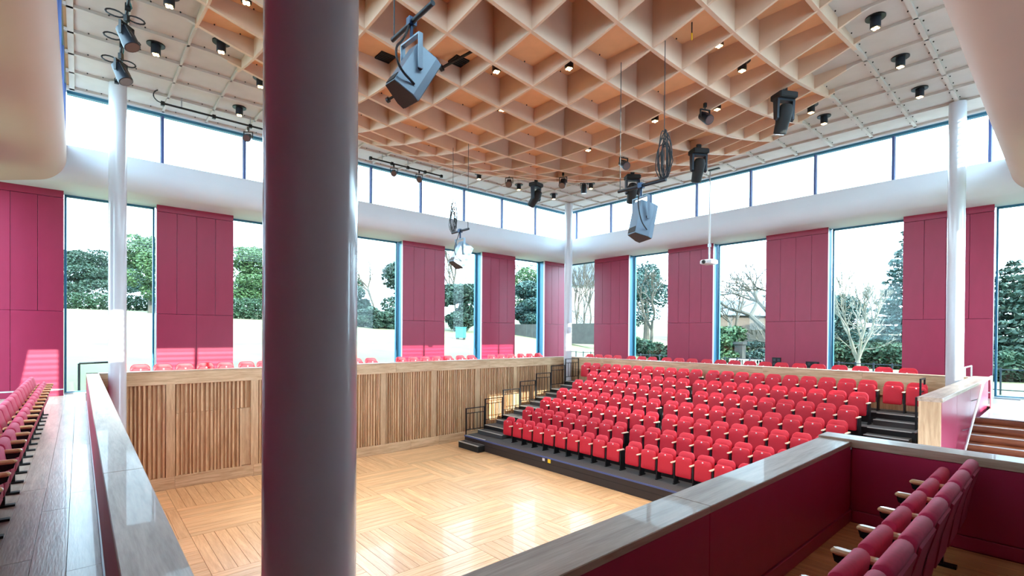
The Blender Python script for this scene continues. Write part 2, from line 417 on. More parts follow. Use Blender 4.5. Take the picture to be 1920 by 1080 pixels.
# ------------------------------------------------------------------ clerestory windows
def clerestory(axis, const, sgn, edges, lo, hi, where, louvre=False):
    def bx(a0, a1, d0, d1, z0, z1):
        D = sorted((const+sgn*d0, const+sgn*d1))
        return (a0, a1, D[0], D[1], z0, z1) if axis == 'x' else (D[0], D[1], a0, a1, z0, z1)
    E = [lo]+[e for e in edges if lo+.1 < e < hi-.1]+[hi]
    for k, (a0, a1) in enumerate(zip(E, E[1:])):
        wn[0] += 1
        w_ = struct('window_%d' % wn[0], 'high-level clerestory window %s, %s pane from the %s' % (where, ORD[k+1], 'side gallery' if axis == 'x' else 'seating box'), None, None, 'window')
        part('pane', MB().box(*bx(a0, a1, .13, .142, ZS, ZH-.04)), 'glass', w_)
        part('head_frame', MB().box(*bx(a0, a1, .02, .17, ZH-.045, ZH+.03)), 'frame_teal', w_)
        part('sill_frame', MB().box(*bx(a0, a1, .1, .17, ZS, ZS+.03)), 'frame_blue', w_)
        if k:
            part('mullion', MB().box(*bx(a0-.03, a0+.03, .0, .16, ZS, ZH-.045)), 'frame_blue', w_)
            part('jamb', MB().box(*bx(a0-.055, a0-.031, .06, .16, ZS, ZH-.045) if axis == 'x' else bx(a0-.055, a0-.031, .06, .16, ZS, ZH-.045)), 'frame_white', w_)
        if louvre:
            for q in range(9):
                z = ZS+.08+q*.15
                lb = MB().box(-(a1-a0)/2, (a1-a0)/2, -.05, .05, -.012, .012)
                part('louvre', lb, 'frame_white', w_, ((a0+a1)/2, const+sgn*.32, z), (math.radians(-25), 0, 0))
eU = [X0g+GX*(2*k+1) for k in range(0, 9)]
clerestory('x', UY1, 1, eU, UX0, UX1, 'over the lawn side')
clerestory('y', UX1, 1, [3.59+2*GY*k for k in range(-1, 8)], UY0, UY1, 'over the road side')
clerestory('x', UY0, -1, eU, UX0, UX1, 'over the seating box', True)
clerestory('y', UX0, -1, [3.59+2*GY*k for k in range(-1, 8)], UY0, UY1, 'over the side gallery')

# ------------------------------------------------------------------ roof and coffered ceiling
struct('roof', 'flat roof slab over the hall', MB().box(UX0-.5, UX1+.5, UY0-.5, UY1+.5, ZC+.04, ZC+.5), 'roof_grey', 'roof')
struct('lower_roof', 'low flat roof over the gallery', MB().box(LX0-.6, LX1+.6, UY1+.3, LY1+.6, ZW+.3, ZW+.5).box(UX1+.3, LX1+.6, LY0-.6, UY1+.3, ZW+.3, ZW+.5).box(LX0-.6, UX0-.3, LY0-.6, UY1+.3, ZW+.3, ZW+.5).box(UX0-.3, UX1+.3, LY0-.6, UY0-.3, ZW+.3, ZW+.5), 'roof_grey', 'roof')
ce = struct('ceiling', 'timber coffered ceiling with deep curved ribs', MB().box(UX0, UX1, UY0, UY1, ZC+.022, ZC+.04), 'plywood', 'ceiling')
CXc, CYc = X0g+8*GX, Y0g+6.5*GY
def depth(x, y):
    d = 1.29-(x-CXc)**2/52-(y-CYc)**2/33
    return max(.062, d)
xl = [UX0+.1]+[X0g+GX*i for i in range(0, 18)]; xl = [x for x in xl if x < UX1-.1]+[UX1-.05]
yl = [UY0+.05]+[Y0g+GY*j for j in range(0, 15)]; yl = [y for y in yl if y < UY1-.1]+[UY1-.05]
T = .024
def rib(axis, c, lo, hi):
    n = int((hi-lo)/.127); mb = MB(); th = .05 if c in (xl[0], xl[-1], yl[0], yl[-1]) else (.038 if axis == 'x' else T)
    for k in range(n+1):
        a = lo+(hi-lo)*k/n; d = depth(a, c) if axis == 'x' else depth(c, a)
        for s in (-th, th):
            for z in (ZC, ZC-d): mb.v.append((a, c+s, z) if axis == 'x' else (c+s, a, z))
    for k in range(n):
        o = 4*k
        for a, b in ((0,1), (1,3), (3,2)): mb.f.append((o+a, o+b, o+b+4, o+a+4))
    mb.f += [(0,1,3,2), (4*n,4*n+1,4*n+3,4*n+2)]
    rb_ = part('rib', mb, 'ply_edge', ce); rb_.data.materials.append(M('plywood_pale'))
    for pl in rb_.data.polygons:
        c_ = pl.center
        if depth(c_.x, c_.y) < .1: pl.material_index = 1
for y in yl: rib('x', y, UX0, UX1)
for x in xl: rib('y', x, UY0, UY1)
bolts = MB()
LAMPS = {(6,4),(5,5),(6,6),(5,7),(6,8),(5,9),(10,3),(9,4),(9,6),(10,6),(8,2),(9,2)}
def panel_z(i, j):
    """height of the board closing a coffer: alternate coffers of the dome are shallower, those with lamps in between"""
    d = depth(X0g+GX*(i+.5), Y0g+GY*(j+.5))
    if d < .5: return ZC
    if (i, j) in LAMPS: return ZC-max(0, d-(.54 if (i+j) % 2 == 0 else .38))
    if (i+j) % 2: return ZC-max(0, d-(.29 if d > .8 else .36))
    return ZC
for x0, x1 in zip(xl, xl[1:]):
    for y0, y1 in zip(yl, yl[1:]):
        zp_ = panel_z(round((x0-X0g)/GX), round((y0-Y0g)/GY)) if x0 > 0 and y0 > 2 else ZC
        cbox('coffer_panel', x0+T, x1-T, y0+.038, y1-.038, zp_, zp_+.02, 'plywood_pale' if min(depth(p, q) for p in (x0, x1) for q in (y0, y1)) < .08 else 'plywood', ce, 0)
        if x1-x0 > .8 and y1-y0 > .6:
            for bxp in (x0+.28, x1-.28):
                for byp in (y0+.07, y1-.07): bolts.tube((bxp, byp, zp_), (bxp, byp, zp_-.02), .013, .013, 5)
tag(part('panel_bolts', bolts, 'black_matte', ce), kind='stuff')

# ------------------------------------------------------------------ columns
for (cx_, cy_), lb in (((X0g, Y0g), 'big round column nearest the viewer, grey in shade'), ((X0g, 15.435), 'slim round white column at the slatted wall beside the side gallery'),
                       ((16.966, 15.435), 'slim round white column in the far corner of the hall'), ((16.966, Y0g), 'round white sunlit column beside the stairs')):
    c = struct('column', lb, None, None, 'column', (cx_, cy_, 0))
    part('shaft', MB().lathe([(.178, 0), (.178, ZC-depth(cx_, cy_)+.005)], 48), 'column_white', c, smooth=True)
    part('base_ring', MB().lathe([(.205, 0), (.205, .03), (.19, .05)], 32), 'steel', c, smooth=True)

# ------------------------------------------------------------------ parapets
PA = struct('parapet_left', 'oak slatted wall below the lawn-side gallery', MB().box(LO, 17.6, AR+.085, AR+.28, 0, ZR-.03), 'oak_back', 'wall')
wbox('cap', LO, 5.8, AR-.012, AR+.3, ZR-.028, ZR, 'cap_x', PA); wbox('cap', 5.802, 11.9, AR-.012, AR+.3, ZR-.028, ZR, 'cap_x', PA); wbox('cap', 11.902, 17.3, AR-.012, AR+.3, ZR-.028, ZR, 'cap_x', PA)
fx = [LI, 4.3, 8.4, 12.6, 15.1, BR+.05]
for a, b in zip(fx, fx[1:]): wbox('frieze_board', a+.001, b-.001, AR-.002, AR+.09, 2.776, ZR-.028, 'oak_trim_x', PA)
fx = [LI, 1.92, 3.83, 6.4, 9.0, 10.2, 12.6, BR]
for a, b in zip(fx, fx[1:]): wbox('base_board', a+.001, b-.001, AR-.004, AR+.09, 0, .32, 'oak_trim_x', PA)
rs = random.Random(3)
for k in range(-1, 8):
    xa = 1.723+2.0324*k; xp = xa+.2; xb = xa+2.0324
    if xa > 0: wbox('post', xa, xp, AR-.003, AR+.09, .32, 2.776, 'oak_trim_z', PA)
    x = xp+.03
    while x < xb-.05:
        w = rs.choice((.028, .034, .04, .046, .055)); dpt = rs.choice((.038, .046, .055, .065))
        if x > LI and x < BR-.1:
            if k == 0:
                cbox('slat', x, x+w, AR+.085-dpt, AR+.087, 2.0, 2.776, 'oak_slat', PA, 0)
                if x < 3.47: cbox('slat', x, x+w, AR+.088-dpt, AR+.087, .32, 1.985, 'oak_slat', PA, 0)
            else: cbox('slat', x, x+w, AR+.085-dpt, AR+.087, .32, 2.776, 'oak_slat', PA, 0)
        x += w+rs.choice((.042, .05, .056, .064))
wbox('door_panel', 3.5, 3.8, AR+.05, AR+.09, .34, 1.985, 'oak_trim_z', PA)
wbox('door_stile', 3.47, 3.51, AR+.0, AR+.09, .32, 1.985, 'oak_trim_z', PA)

PB = struct('parapet_right', 'oak boarded parapet behind the top seating row', MB().box(BR+.045, BR+.28, 1.8, AR+.28, 0, ZR-.03), 'oak_trim_z', 'wall')
fy = [1.8, 4.1, 6.9, 9.2, 11.6, 13.6, AR+.03]
for a, b in zip(fy, fy[1:]):
    wbox('frieze_board', BR-.002, BR+.05, a+.001, b-.001, 2.5, ZR-.028, 'oak_trim_y', PB)
    wbox('cap', BR-.012, BR+.3, a+.001, b-.001, ZR-.028, ZR, 'cap_y', PB)

PL = struct('parapet_front', 'low parapet of the side gallery with broad pale oak cap', MB().box(LO+.02, LI-.02, 1.2, AR+.25, 0, ZR-.035), 'panel_maroon', 'wall')
fy = [1.2, 4.62, 7.9, 11.3, AR+.29]
for a, b in zip(fy, fy[1:]): wbox('cap', LO, LI, a+.0008, b-.0008, ZR-.036, ZR, 'cap_y', PL)
for a, b in zip(fy, fy[1:]): wbox('panel_board', LO+.008, LO+.02, a+.002, b-.002, ZG+.05, ZR-.036, 'panel_maroon', PL)
wbox('skirting_strip', LO-.004, LO+.02, 1.2, AR+.28, ZG, ZG+.045, 'steel', PL)

PR = struct('parapet_back', 'low parapet in front of the seating box with oak cap', MB().box(LO+.1, 5.78, RO+.02, RI-.02, 0, ZR-.075), 'panel_maroon', 'wall')
fx = [LO, 2.9, 5.78]
for a, b in zip(fx, fx[1:]):
    wbox('cap', a+.0008, b-.0008, RO, RI, ZR-.06, ZR-.015, 'cap_x', PR)
    wbox('panel_board', a+.002, b-.002, RO+.006, RO+.02, ZB+.12, ZR-.06, 'panel_maroon', PR)
wbox('skirting_board', LO, 5.78, RO-.006, RO+.02, ZB, ZB+.115, 'panel_maroon', PR)
PX = struct('partition', 'end wall of the seating box with oak cap', MB().box(5.785, 6.01, LY0, RI-.02, 0, ZR-.1), 'panel_maroon', 'wall')
wbox('cap', 5.76, 6.03, LY0, RI+.01, ZR-.075, ZR+.005, 'cap_y', PX)
wbox('panel_board', 5.77, 5.785, LY0, RO-.002, ZB+.12, ZR-.075, 'panel_maroon', PX)
wbox('skirting_board', 5.758, 5.785, LY0, RO-.008, ZB, ZB+.115, 'panel_maroon', PX)

ST = struct('stub_wall', 'free-standing oak-ended wall between seating bank and stairs', MB().box(10.87, 17.6, 1.475, 1.75, 0, ZR-.07), 'oak_trim_z', 'wall')
wbox('end_board', 10.85, 10.87, 1.465, 1.765, 2.0, ZR-.07, 'oak_trim_z', ST); wbox('end_board', 10.85, 10.87, 1.465, 1.765, .0, 1.998, 'oak_trim_z', ST)
for a, b in ((10.83, 14.2), (14.2, 17.9)): wbox('cap', a, b-.001, 1.445, 1.775, ZR-.07, ZR, 'cap_x', ST)
for a, b in ((10.872, 12.5), (12.5, 14.3), (14.3, 16.0), (16.0, 17.6)): wbox('panel_board', a+.002, b-.002, 1.46, 1.475, .02, ZR-.07, 'panel_red', ST)

# ------------------------------------------------------------------ stairs beside the stub wall
SR = struct('stairs', 'oak stairs with pale nosings going down beside the stub wall', MB().box(11.0, 11.3, LY0, 1.455, 0, .12), 'stair_oak', 'stairs')
for k in range(9):
    xa = 14.85-.37*(k+1); z = ZG-.15*(k+1)
    wbox('riser', xa+.35, xa+.37, LY0, 1.455, z-.2 if z > .2 else 0, z+.15-.03, 'stair_oak', SR)
    wbox('tread', xa-.02, xa+.37, LY0, 1.455, z-.03, z, 'stair_oak', SR)
    wbox('nosing', xa-.024, xa+.03, LY0, 1.455, z-.012, z+.004, 'nosing', SR)
wbox('nosing', 14.82, 14.88, LY0, 1.36, ZG-.02, ZG+.004, 'nosing', SR)
H = thing('handrail', 'white metal handrail sloping down the stub wall by the stairs', 'handrail', (14.9, 1.36, ZG))
part('rail', MB().path([(1.9,-.02,.78),(.75,-.02,.77),(.25,-.02,.7),(-3.2,-.02,-.68)], .022, 10), 'rail_white', H, smooth=True)
for t in (.55, .2, .9):
    a = Vector((.25,-.02,.7)).lerp(Vector((-3.2,-.02,-.68)), t); part('bracket', MB().tube(a, a+Vector((0,.12,-.06)), .01), 'steel', H)
part('post', MB().tube((1.9,-.02,0), (1.9,-.02,.78), .02), 'rail_white', H)
G_ = thing('guard_rail', 'white tubular guard rail at the top of the stairs', 'railing', (17.95, 1.6, ZG))
part('rail', MB().path([(0,.35,0),(0,.35,.92),(1.3,.35,.92)], .022, 10), 'rail_white', G_, smooth=True)
part('post', MB().tube((1.3,.35,0), (1.3,.35,.92), .02), 'rail_white', G_)

# ------------------------------------------------------------------ retractable seating bank
DX, DZ, XF, Z0 = .905, .283, 10.807, .41
YL0, YL1 = 2.55, 14.95
BK = thing('seating_platform', 'black tiered retractable seating platform with carpeted decks', 'platform', (XF, 0, 0))
for k in range(7):
    z = Z0+DZ*k; x = DX*k; x1 = DX*(k+1) if k < 6 else BR-XF-.005
    part('riser', MB().box(x, x+.02, YL0, YL1, max(0, z-DZ*1.5) if k else 0, z-.03), 'bank_brown' if k == 0 else 'black_matte', BK)
    part('deck', MB().box(x-.015, x1+.02, YL0, YL1, z-.03, z), 'carpet_grey', BK)
    part('nosing', MB().box(x-.022, x-.014, YL0, YL1, z-.045, z+.002), 'frame_blue' if k == 0 else 'black_metal', BK)
    part('side_panel', MB().box(x, x1, YL0-.03, YL0, 0, z-.02), 'black_matte', BK)
    part('edge_strip', MB().box(x-.01, x1-.02, YL0-.035, YL0+.02, z-.0, z+.03), 'steel', BK)
    if k:
        for (ya, yb) in ((YL0+.06, 3.52), (13.45, YL1-.08)):
            part('aisle_nosing', MB().box(x-.03, x+.03, ya, yb, z-.01, z+.006), 'nosing', BK)
            sb = part('half_step', MB().box(x-.36, x, ya, yb, z-DZ, z-DZ/2), 'carpet_grey', BK)
            part('step_nosing', MB().box(x-.375, x-.32, ya, yb, z-DZ/2-.012, z-DZ/2+.006), 'nosing', sb)
part('front_groove', MB().box(-.004, .0, YL0, YL1, .2, .215), 'black_matte', BK)
part('white_sticker', MB().box(-.006, 0, 10.75, 10.85, .26, .34), 'white_plastic', BK)
part('yellow_sticker', MB().box(-.006, 0, 10.5, 10.62, .24, .36), 'yellow', BK)
fs = thing('step_block', 'low black portable step with pale nosing at the bank front', 'step', (10.53, 14.35, 0))
part('body', MB().box(-.02, .275, -.6, .58, 0, .2), 'black_matte', fs); part('tread', MB().box(-.03, .272, -.6, .58, .2, .225), 'carpet_grey', fs)
part('nosing', MB().box(-.036, .03, -.6, .58, .212, .232), 'nosing', fs)
part('deck_nosing', MB().box(.262, .275, -.58, .58, .226, .23), 'nosing', fs)
wbox('aisle_nosing', -.02, .05, 13.75, YL1-.05, Z0-.01, Z0+.008, 'nosing', BK)

RMB = None
for k in range(7):
    r = thing('stair_railing', 'black metal guard railing along the bank steps, %s from the stage' % ORD[k+1], 'railing', (XF+.04+DX*k, YL1-.02, Z0+DZ*k), 0, 'aisle railings by the slatted wall')
    if RMB is None:
        RMB = []
        fr = MB()
        for x in (0, .86): fr.box(x-.018, x+.018, -.018, .018, -.12, .99)
        fr.box(.018, .842, -.015, .015, .96, .99)
        RMB.append(('frame', fixn(fr.mesh('frame', 'black_metal'))))
        for z in (.78, .17): RMB.append(('cross_rail', fixn(MB().box(.018, .842, -.012, .012, z, z+.025).mesh('cross_rail', 'black_metal'))))
        for x in (.17, .34, .51, .68): RMB.append(('baluster', fixn(MB().box(x-.008, x+.008, -.008, .008, .195, .78).mesh('baluster', 'black_metal'))))
    for n_, me in RMB: link(n_, me, r)
er = thing('end_railing', 'short black guard rail at the top row end by the stairs', 'railing', (16.35, 2.62, Z0+6*DZ))
part('frame', MB().box(-.02,.02,-.02,.02,0,.98).box(.5,.54,-.02,.02,0,.98).box(.02,.5,-.015,.015,.94,.98).box(.02,.5,-.015,.015,.62,.65), 'black_metal', er)
part('lower_rail', MB().box(-.5,-.02,-.015,.015,.5,.54).box(-.52,-.48,-.02,.02,-.28,.54), 'black_metal', er)

# ------------------------------------------------------------------ tip-up seats
def rrect(w, z0, z1, rt_, rb, n=5):
    P = []
    for cx_, cz_, r, a0 in ((w/2-rb, z0+rb, rb, -90), (w/2-rt_, z1-rt_, rt_, 0), (-w/2+rt_, z1-rt_, rt_, 90), (-w/2+rb, z0+rb, rb, 180)):
        for k in range(n+1):
            a = math.radians(a0+90*k/n); P.append((cx_+r*math.cos(a), cz_+r*math.sin(a)))
    return P
def plate(w, z0, z1, rt_, rb, t, bend, lean, crown=0, bev=.012):
    """rounded upright shell: bends by x^2, leans back with height, the top edge crowned"""
    P = rrect(w, z0, z1, rt_, rb); n = len(P); mb = MB(); zc = (z0+z1)/2
    def q(p, s, y):
        x = p[0]*s; z = zc+(p[1]-zc)*s
        if z > zc: z -= crown*(x/(w/2))**2
        return (x, y+bend*x*x-lean*(z-z0), z)
    layers = [(.55, t/2+.004), (.93, t/2+.002), (1-bev/w*2, t/2), (1, t/2-bev), (1, -t/2+bev), (1-bev/w*2, -t/2), (.55, -t/2)]
    for s_, y in layers: mb.v += [q(p, s_, y) for p in P]
    for k in range(len(layers)-1):
        for i in range(n): j = (i+1) % n; mb.f.append((k*n+i, k*n+j, k*n+n+j, k*n+n+i))
    mb.f += [tuple(range(n)), tuple(range((len(layers)-1)*n, len(layers)*n))]
    return mb
def make_seat():
    t = thing('tip_up_seat', '', 'seat')
    part('backrest', plate(.44, .36, .84, .10, .04, .045, .8, .14, .03), 'seat_red', t, (0,-.045,0), smooth=True)
    pn = part('seat_pan', plate(.425, .222, .735, .07, .04, .06, .25, .05, .024), 'seat_pan_red', t, (0,.085,0), smooth=True)
    part('number_button', MB().lathe([(.019,0),(.019,.006),(.014,.009)], 12, (0,0,0), 'y'), 'white_plastic', pn, (0,.012,.692), smooth=True)
    part('side_frame', MB().box(-.268,-.238,-.10,.10,.03,.545).box(-.275,-.232,-.14,.12,0,.03), 'black_metal', t)
    part('blue_lit_cover', MB().box(-.234,-.226,-.06,.09,.24,.53), 'blue_metal', t)  # blue reflection on the dark metal side, put into its colour
    part('armrest', MB().bbox(-.282,-.224,-.06,.235,.555,.585,.008), 'arm_wood', t)
    return t
S0 = make_seat(); used = [False]
def seat(loc, rz, label, group):
    o = S0 if not used[0] else dup(S0)
    used[0] = True; o.location = loc; o.rotation_euler = (0,0,rz); o['label'] = label; o['group'] = group; return o
PT = .505
for k in range(7):
    xs = 11.25+.9*k+.135; z = Z0+DZ*k
    nl = 10 if k % 2 == 0 and k < 6 else 9
    ys = [13.08-PT*i for i in range(nl)]; rest = 19-nl; ys += [3.86+PT*i for i in range(rest-1, -1, -1)]
    if k == 6: ys = [14.17, 13.65]+ys+[3.27, 2.765]
    for i, y in enumerate(ys):
        seat((min(xs, BR-.16), y, z), math.pi/2, 'red tip-up seat in the %s row from the stage, %s from the slatted wall' % (ORD[k+1], ORD[i+1]), 'tip-up seats of the seating bank')
xa = [1.24+PT*i for i in range(5)]+[3.83, 4.33, 4.84, 5.34, 7.3, 7.85, 9.05, 9.58, 10.1, 10.62, 11.15, 11.75, 12.3, 13.4, 13.95, 14.5, 15.1, 15.65, 16.2]
for i, x in enumerate(xa):
    seat((x, 16.55, ZG+.03), math.pi, 'red gallery seat behind the slatted wall parapet, %s from the side gallery' % ORD[i+1], 'red seats of the lawn-side gallery')
yb = [14.9, 14.38, 13.85, 13.33, 12.6, 12.08, 11.56, 10.9, 10.35, 9.8, 9.2, 8.67, 8.15, 7.6, 7.08, 6.55, 6.0, 5.45, 4.85, 4.3, 3.72, 3.15]
for i, y in enumerate(yb):
    q = seat((17.85, y, ZG), math.pi/2, 'red gallery seat behind the top row parapet, %s from the far corner' % ORD[i+1], 'red seats of the road-side gallery')
    q.scale = (1, 1, 1.01)

# ------------------------------------------------------------------ upholstered gallery seats
def arc(cx_, cz_, r, a0, a1, n):
    return [(cx_+r*math.cos(math.radians(a0+(a1-a0)*k/n)), cz_+r*math.sin(math.radians(a0+(a1-a0)*k/n))) for k in range(n+1)]
def make_plush():
    t = thing('upholstered_seat', '', 'seat')
    # depth y, height z: front to +y
    back = [(-.29,.34),(-.325,.55),(-.378,.755)]+arc(-.335,.762,.044,165,10,7)+[(-.268,.68),(-.238,.58),(-.222,.46),(-.24,.35)]
    part('back_cushion', MB().prism(back, -.222, .222, 'x', .02), 'velour', t, smooth=True)
    part('back_panel', MB().prism([(-.305,.30),(-.34,.55),(-.392,.745),(-.38,.755),(-.29,.30)], -.2, .2, 'x', .004), 'velour_back', t)
    pan = [(-.150,.30),(-.172,.45),(-.198,.655)]+arc(-.155,.66,.044,165,20,6)+[(-.098,.57),(-.075,.45),(-.08,.33),(-.12,.28)]
    part('seat_cushion', MB().prism(pan, -.212, .212, 'x', .02), 'velour', t, smooth=True)
    part('armrest', MB().bbox(-.284,-.222,-.25,.0,.612,.648,.013), 'arm_oak', t)
    part('arm_bracket', MB().prism([(-.25,.50),(-.25,.615),(-.01,.615),(-.02,.575),(-.13,.53)], -.27, -.234, 'x'), 'black_metal', t)
    part('leg', MB().box(-.272,-.232,-.22,-.15,.02,.52), 'black_metal', t)
    part('foot_plate', MB().box(-.285,-.22,-.30,-.08,0,.022), 'black_metal', t)
    return t
P0 = make_plush(); pu = [False]
def plush(loc, rz, label, group):
    o = P0 if not pu[0] else dup(P0)
    pu[0] = True; o.location = loc; o.rotation_euler = (0,0,rz); o['label'] = label; o['group'] = group; return o
for i in range(20):
    plush((-.395, 14.0-.505*i-.25, ZG), -math.pi/2, 'crimson upholstered seat in the side gallery, %s from the garden window' % ORD[i+1], 'upholstered seats of the side gallery')
for i in range(7):
    plush((5.23-.505*i+.25, .90, ZB), 0, 'crimson upholstered seat in the seating box, %s from the box end wall' % ORD[i+1], 'upholstered seats of the box')

# ------------------------------------------------------------------ ceiling downlights
def make_down():
    t = thing('downlight', '', 'downlight')
    part('ceiling_disc', MB().lathe([(.165,-.025),(.165,0)], 24), 'black_metal', t)
    part('can', MB().lathe([(.088,-.20),(.088,-.025)], 20), 'lamp_body', t, smooth=True)
    part('lamp_ring', MB().lathe([(.082,-.215),(.088,-.20)], 20), 'black_metal', t)
    for k in range(4):
        a = math.pi/2*k+.5
        part('lamp', MB().lathe([(.026,-.226),(.03,-.212)], 10, (.042*math.cos(a), .042*math.sin(a), 0)), 'lamp_glow', t)
    sl = bpy.data.lights.new('downlight_beam', 'SPOT'); sl.energy = 170; sl.color = (1, .9, .78); sl.spot_size = math.radians(62); sl.spot_blend = .6; sl.shadow_soft_size = .06
    link('beam', sl, t, (0,0,-.24))
    return t
D0 = make_down(); du = [False]
dl = [(1.215,10.8),(1.215,12.86),(2.231,11.83),(2.231,9.77),(3.247,12.86),(3.247,14.92),(11.37,2.555),(13.4,2.555),(15.43,2.555),(15.43,4.616),(14.42,4.616),
      (13.4,14.92),(15.43,14.92),(15.43,12.86),(11.37,14.92),(5.28,14.92),(14.42,11.83)]
dl = [(x, y, ZC) for x, y in dl]+[(X0g+GX*(i+.5), Y0g+GY*(j+.5), panel_z(i, j)) for i, j in sorted(LAMPS)]
for i, (x, y, z) in enumerate(sorted(dl, key=lambda p: math.atan2(p[0], p[1]))):
    o = D0 if not du[0] else dup(D0)
    du[0] = True; o.location = (x, y, z)
    o['label'] = 'black ceiling downlight with warm lamps, %s from the left across the ceiling' % ORD[i+1]; o['group'] = 'ceiling downlights'

# ------------------------------------------------------------------ stage lights
def moving_head(loc, rz, tilt, label):
    rz = -.72+rz
    t = thing('moving_head_light', label, 'stage light', loc, rz, 'moving head lights')
    part('clamp', MB().box(-.05,.05,-.03,.03,-.12,0), 'black_metal', t)
    part('base', MB().bbox(-.2,.2,-.15,.15,-.24,-.12,.02), 'black_matte', t)
    y = MB()
    for s in (-1, 1): y.prism([(-.07,-.25),(.07,-.25),(.05,-.62),(.0,-.66),(-.05,-.62)], s*.17-.025, s*.17+.025, 'x', .008)
    y.box(-.19,.19,-.07,.07,-.28,-.24); part('yoke', y, 'lamp_body', t)
    t.scale = (1.15,)*3
    h = part('head', MB().lathe([(.09,-.34),(.115,-.33),(.125,-.12),(.14,-.08),(.14,.1),(.1,.2),(.05,.22)], 18), 'black_matte', t, (0,0,-.55), (tilt,0,0), smooth=True)
    part('lens', MB().lathe([(.085,-.345),(.085,-.335)], 18), 'lens', h, smooth=True)
def spot(loc, rz, tilt, label, s=1.0, name='spotlight', grp='theatre spotlights'):
    t = thing(name, label, 'spotlight', loc, rz, grp)
    part('clamp', MB().box(-.03*s,.03*s,-.03*s,.03*s,-.1*s,0).tube((0,0,-.1*s),(0,0,-.16*s),.012*s), 'black_metal', t)
    y = MB()
    for q in (-1, 1): y.box(q*.13*s-.01, q*.13*s+.01, -.02*s, .02*s, -.36*s, -.15*s)
    y.box(-.14*s,.14*s,-.02*s,.02*s,-.17*s,-.15*s); part('yoke', y, 'black_metal', t)
    b = part('body', MB().lathe([(.115*s,-.2*s),(.12*s,-.16*s),(.105*s,.0),(.095*s,.14*s),(.05*s,.18*s)], 18), 'lamp_body', t, (0,0,-.34*s), (tilt,0,0), smooth=True)
    part('lens', MB().lathe([(.1*s,-.205*s),(.1*s,-.195*s)], 18), 'lens', b, smooth=True)
    part('fins', MB().box(-.07*s,.07*s,-.1*s,-.085*s,-.1*s,.12*s), 'black_matte', b)
def rb(x, y): return ZC-depth(x, y)
for (x, y), a, tl, nm in (((11.94, 4.37), .2, .35, 'nearest the stairs side'), ((12.79, 6.86), .15, .35, 'above the road-side window corner'), ((13.23, 9.33), .1, .4, 'behind the hanging grey loudspeaker'), ((12.41, 12.89), .9, .7, 'nearest the far corner column')):
    moving_head((x, y, rb(x, y)+.05), a, tl, 'black moving head stage light under the ribs, %s' % nm)
for (x, y), a, tl, nm in (((10.67, 5.58), -.4, -.9, 'in a deep coffer above the seating bank'), ((11.27, 8.24), -.4, -1.0, 'above the middle of the bank'), ((11.68, 10.88), -1.1, -.8, 'hanging beside the coiled cable'), ((11.1, 12.86), -.8, -1.0, 'towards the lawn side'), ((14.0, 12.0), -.8, .2, 'nearest the far corner')):
    spot((x, y, rb(x, y)+.12), a, tl, 'small black theatre spotlight under the ceiling ribs, %s' % nm, .95)
def bar(p0, p1, label, hang, zt):
    t = thing('lighting_bar', label, 'lighting bar', p0)
    d = Vector(p1)-Vector(p0)
    part('pipe', MB().tube((0,0,0), d, .026, .026, 10), 'black_metal', t, smooth=True)
    for f in hang: q = d*f; part('hanger', MB().tube(q, q+Vector((0,0,zt-p0[2])), .012, .012, 6), 'steel', t)
    for f in (.0, .28, .5, .75, 1): q = d*f; part('clamp', MB().box(q.x-.04,q.x+.04,q.y-.04,q.y+.04,q.z-.06,q.z+.04), 'black_metal', t)
    return t
ZBAR = 9.93
b1 = bar((1.58, 15.22, ZBAR), (5.6, 15.25, ZBAR), 'black lighting pipe under the ceiling beside the near column', (.1,.5,.9), ZC-.06)
part('cable_tail', MB().path([(0,0,0),(-.12,0,.02),(-.2,0,.12),(-.17,0,.25),(-.1,0,.3)], .014, 6, 3), 'cable', b1)
b2 = bar((7.2, 15.32, ZBAR), (9.95, 15.32, ZBAR), 'black lighting pipe under the ceiling above the lawn-side windows', (.15,.5,.85), ZC-.06)
for (x, nm) in ((3.55, 'beside the big near column'), (8.02, 'first of two on the far lawn-side pipe'), (9.0, 'second of two on the far lawn-side pipe')):
    spot((x, 15.28, ZBAR-.03), -.5, -1.1, 'small black theatre spotlight on a pipe, %s' % nm, .85)
b3 = bar((.63, 14.25, 9.8), (.63, 7.5, 9.8), 'black lighting pipe running above the side gallery parapet', (.05,.5,.95), ZC-.06)
pts = [(0.03*math.sin(9*k), -.2*k, .05+.03*math.sin(5*k+1)) for k in range(30)]
part('cable_bundle', MB().path(pts, .018), 'cable', b3)
part('green_cable', MB().path([(a+.03, b, c-.04) for a, b, c in pts], .01), 'brick_teal', b3)
for yy in (-1.05, -2.1, -3.0):
    ring = [(-.16+.13*math.cos(t*.52)*1.0, yy+.05*math.sin(t*.52), .08*math.sin(t*.52)) for t in range(13)]
    part('cable_loop', MB().path(ring, .014), 'cable', b3)
    part('cable_loop', MB().path([(a+.3, b, c) for a, b, c in ring], .014), 'cable', b3)
spot((.63, 12.75, 9.78), .85, -.5, 'black theatre spotlight on the pipe above the slim column', 1.1)
spot((.63, 11.15, 9.78), .85, -.5, 'black theatre spotlight on the side gallery pipe, nearer the viewer', 1.1)

